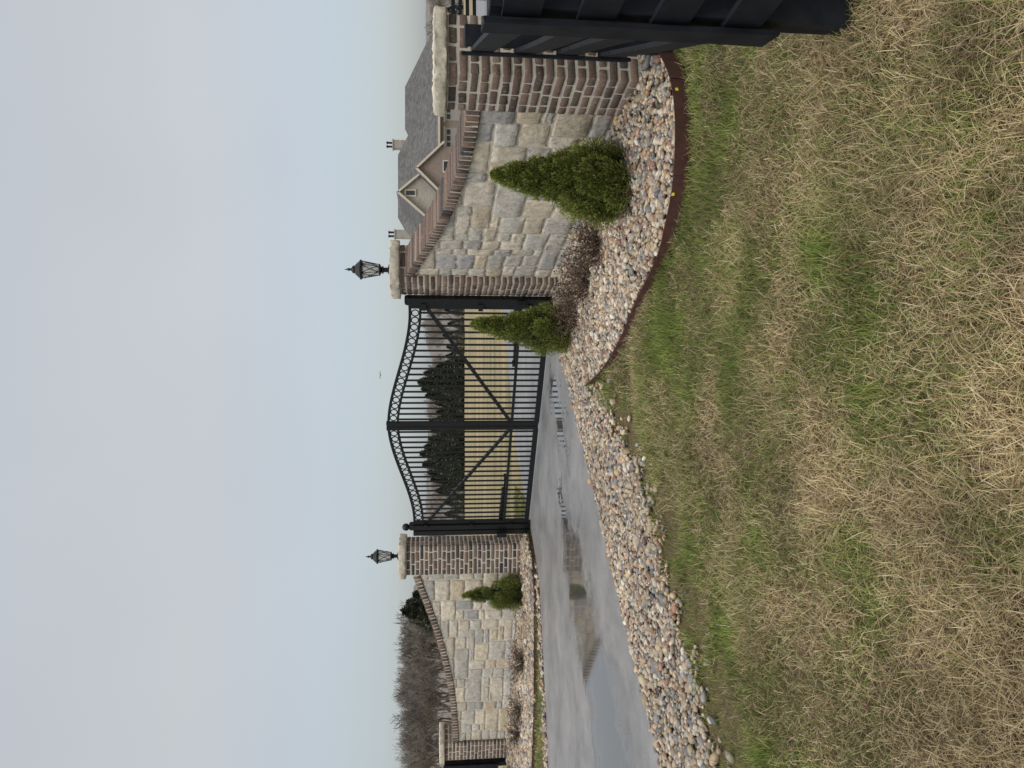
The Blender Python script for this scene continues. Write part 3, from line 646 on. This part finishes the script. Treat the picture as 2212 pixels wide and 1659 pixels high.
def gable(xc,hw,zr,ze,yf,yb,mat,name):
    g=Geo();g.add([(xc-hw,yf,hg),(xc+hw,yf,hg),(xc+hw,yf,ze),(xc-hw,yf,ze)],[[0,1,2,3]]);g.add([(xc-hw,yf,ze),(xc+hw,yf,ze),(xc,yf,zr-.12),(xc,yf,zr-.12)],[[0,1,2,3]])
    g.add([(xc-hw,yf,hg),(xc-hw,yb,hg),(xc-hw,yb,ze),(xc-hw,yf,ze)],[[0,1,2,3]]);g.add([(xc+hw,yf,hg),(xc+hw,yb,hg),(xc+hw,yb,ze),(xc+hw,yf,ze)],[[0,1,2,3]])
    g.build(name,mat,False,house)
    sl=(zr-ze)/hw;o=.35
    for s in(-1,1):
        groof.add([(xc,yf-.35,zr),(xc+s*(hw+o),yf-.35,ze-o*sl),(xc+s*(hw+o),yb,ze-o*sl),(xc,yb,zr)],[[0,1,2,3]])
        t=Geo();bar(t,(xc,yf-.38,zr-.13),(xc+s*(hw+o),yf-.38,ze-o*sl-.13),.1,.2);t.build(name+'_rake',M_trim,False,house)
gable(18.2,2.15,3.5+CH,1.0+CH,HY-2,HY+5,M_hs,'front_gable')
gable(20.3,2.2,1.75+CH,-.5+CH,HY-2.8,HY+3,M_hb,'entry_gable')
groof.build('roof',M_roof,False,house)
g=Geo();g.add(box_v(((11.9+29.5)/2,HY+6.3,(hg-.5+he)/2),X3,Y3,Z3,(29.5-11.9)/2,6.2,(he-hg+.5)/2-.02),BOXF);g.add(box_v((28.3,HY+4.7,(hg-.5+he)/2),X3,Y3,Z3,6.8,4.9,(he-hg+.5)/2-.04),BOXF);g.build('walls',M_hb,False,house)
g=Geo();bar(g,(21.5,HY-.75,he-.08),(35.6,HY-.75,he-.08),.1,.22);bar(g,(11.3,HY-.45,he-.08),(16.2,HY-.45,he-.08),.1,.22)
for xc in(23.8,27.2,31.0): bar(g,(xc-1.5,HY-.22,hg+2.45),(xc+1.5,HY-.22,hg+2.45),.06,.15)
bar(g,(18.2-.35,HY-2.06,2.2+CH),(18.2+.35,HY-2.06,2.2+CH),.06,1.1)
bar(g,(20.0,HY-2.86,hg+2.2),(21.2,HY-2.86,hg+2.2),.06,.9);g.build('trim',M_trim,False,house)
g=Geo();gw=Geo()
for xc in(23.8,27.2,31.0):
    bar(g,(xc-1.35,HY-.24,hg+1.2),(xc+1.35,HY-.24,hg+1.2),.05,2.4)
    for k in range(4): bar(gw,(xc-1.2+k*.63,HY-.285,hg+2.05),(xc-1.2+k*.63+.48,HY-.285,hg+2.05),.03,.34)
bar(gw,(18.2-.2,HY-2.12,2.2+CH),(18.2+.2,HY-2.12,2.2+CH),.05,.8);bar(gw,(20.15,HY-2.92,hg+2.2),(21.05,HY-2.92,hg+2.2),.05,.7)
g.build('garage_doors',M_door,False,house);gw.build('windows',mw,False,house)
g=Geo();gk=Geo()
for xc,z1 in((25.4,4.25),(15.9,4.05)):
    g.add(box_v((xc,HY+6.5,z1-1.5+CH),X3,Y3,Z3,.42,.42,1.5),BOXF);g.add(box_v((xc,HY+6.5,z1+.03+CH),X3,Y3,Z3,.5,.5,.06),BOXF)
    for dx in(-.2,.2):
        gk.add(*lathe([(.14,0),(.11,.1),(.11,.5),(.17,.52),(.17,.6),(.0,.66)],8,(xc+dx,HY+6.5,z1+.09+CH)))
g.build('chimneys',M_hs,False,house);gk.build('chimney_pots',M_black,False,house)
# ------------------------------------------------------------ distant trees
def baretree(seed,h=10):
    r_=random.Random(seed);S=[]
    def br(p,d,l,r,dep):
        n=2 if dep<3 else 1
        for k in range(n):
            q=p+d*l/n;S.append((p,q,r,r*.75));p=q;r*=.75;d=d+np.array([r_.gauss(0,.1),r_.gauss(0,.1),.05]);d/=np.linalg.norm(d)
        if dep==5: return
        for k in range(r_.choice([3,4,4] if dep>0 else [4,5])):
            a=r_.uniform(0,6.283);sp=r_.uniform(.35,.8);u=np.cross(d,(math.cos(a),math.sin(a),.3));u/=np.linalg.norm(u)+1e-6
            dd=d+u*sp+np.array([0,0,.12]);dd/=np.linalg.norm(dd);br(p-d*l*r_.uniform(0,.45),dd,l*r_.uniform(.55,.8),r*.7,dep+1)
    br(np.array([0,0,0.]),np.array([0,0,1.]),h*.28,h*.016,0)
    return tubes([s[0] for s in S],[s[1] for s in S],[max(s[2],.016) for s in S],[max(s[3],.012) for s in S],3)
BT=[baretree(s) for s in range(5)]
BH=[float(v[0][:,2].max()) for v in BT]
g=Geo()
def putbare(x,y,h,c=(.20,.18,.165)):
    k=random.randrange(5);V,F=BT[k];s=h/BH[k];a=random.uniform(0,6.28);R=np.array([[math.cos(a),-math.sin(a),0],[math.sin(a),math.cos(a),0],[0,0,1]])
    g.add((V*s)@R.T+np.array([x,y,float(gh(y))-.2]),F,np.array(c)*random.uniform(.8,1.2))
for i in range(70):
    y=random.uniform(92,128);x=-y*random.uniform(.31,.60)
    putbare(x,y,y*.052+1.62+(y-15)*.03*random.uniform(.9,1.0)+random.uniform(-2.2,.8),(.20,.18,.16))
for i in range(60):
    y=random.uniform(114,150);x=y*random.uniform(-.24,.17);tgt=.013 if x/y<.06 else .020
    putbare(x,y,y*tgt+1.62+(min(y,130)-15)*.03+random.uniform(-1.5,.5),(.23,.205,.185))
for i in range(14): putbare(random.uniform(46,80),random.uniform(110,140),random.uniform(5.5,7))
g.build('bare_trees',M_twig,False)
def cedar(h,r,seed,n=2200):
    r_=np.random.default_rng(seed);t=r_.random(n)**1.2;a=r_.uniform(0,6.283,n);pr=np.interp(t,[0,.12,.35,.7,1],[.75,1,.85,.45,.03])*r
    l=.7+.5*np.sin(a*3+t*9+seed)*.5+.3*r_.random(n);R=pr*l*np.sqrt(r_.uniform(.35,1,n));P=np.stack([R*np.cos(a),R*np.sin(a),t*h],1)
    d=np.stack([np.cos(a),np.sin(a),np.full(n,.4)],1)+r_.normal(0,.5,(n,3));d/=np.linalg.norm(d,axis=1,keepdims=True);s=np.cross(d,r_.normal(0,1,(n,3)));s/=np.linalg.norm(s,axis=1,keepdims=True)
    ln=r_.uniform(.12,.34,n)[:,None]*h/6;w_=ln*.32;V=np.stack([P-s*w_,P+s*w_,P+d*ln+s*w_*.5,P+d*ln-s*w_*.5],1).reshape(-1,3)
    sh=r_.uniform(.5,1.4,n);return V,np.arange(n*4).reshape(-1,4),np.repeat(np.stack([.062*sh,.072*sh,.050*sh],1),4,0)
CT=[cedar(6,1.9,s,3200) for s in range(4)]
g=Geo()
def putced(x,y,h,wd_=1):
    V,F,C=CT[random.randrange(4)];s=h/6;g.add(V*np.array([s*wd_,s*wd_,s])+np.array([x,y,float(gh(y))-.1]),F,C*random.uniform(.8,1.25))
for up,h in((-205,5.0),(-190,5.4),(-172,6.1),(-150,6.4),(-135,6.0),(-118,5.2),(-100,5.0),(-80,5.2),(-60,4.2),(-40,4.6),(-25,5.8),(-10,6.4),(5,6.7),(22,6.0),(38,4.2),(60,3.0),(80,2.7),(105,3.2),(130,2.6),(160,3),(-230,4.2),(-255,3.2),(-280,3.0)):
    y=112+random.uniform(-4,6);putced(up/1640*y,y,h*1.0,1.15)
for up,h in((-452,6.6),(-470,7.4),(-488,7.8),(-503,7.0),(-520,5.6)):
    y=95+random.uniform(-3,5);putced(up/1640*y,y,h,1.25)
for i in range(16): putced(random.uniform(-30,90),random.uniform(125,150),random.uniform(2.5,4),1.3)
g.build('cedar_trees',M_leaf,False)
hx=np.linspace(-260,260,260);rows=[]
for j,(yy,zz) in enumerate(((150,-4),(160,-.5),(175,1.0),(200,2.0),(240,3.0))):
    rows.append(np.stack([hx,np.full_like(hx,yy)+3*np.sin(hx*.3+j),np.full_like(hx,zz)+(vnoise(hx,hx*0+j*3,.12)-.5)*2.2+(vnoise(hx,hx*0+j*7,.9)-.5)*1.2*(j>0)+np.interp(hx,[-260,-60,-25,60,260],[5,4,0,0,3])*(j>0)],1))
V=np.concatenate(rows);n=len(hx);F=np.array([[j*n+i,j*n+i+1,(j+1)*n+i+1,(j+1)*n+i] for j in range(4) for i in range(n-1)])
mesh_np('wooded_hill',V,F,None,mat_plain('hazy_woods',(.13,.12,.11),(.22,.20,.18),.95,.9,.8,.8),False)
g=Geo();bc=np.array([.7,60,CH+.0686*60]);g.add(box_v(bc,X3,Y3,Z3,.04,.16,.04),BOXF)
for s in(-1,1): g.add([bc+(0,-.07,0),bc+(s*.16,-.02,.08),bc+(s*.34,.06,-.03),bc+(s*.14,.08,.03)],[[0,1,2,3]])
g.add([bc+(-.02,.14,0),bc+(.02,.14,0),bc+(.05,.26,0),bc+(-.05,.26,0)],[[0,1,2,3]]);g.build('bird',M_black)
g=Geo()
for i in(3,1):
    P=smoothline(edging);k=int(i*6+2);q=P[k];d=P[k+1]-P[k];d/=np.linalg.norm(d);nn=np.array([d[1],-d[0]]);nn=nn if np.dot(nn,-q)>0 else -nn
    q=q+nn*.0045;g.add(box_v((*q,.095),np.array([*d,0]),np.array([*nn,0]),Z3,.010,.001,.009),BOXF)
g.build('edging_labels',M_yel)
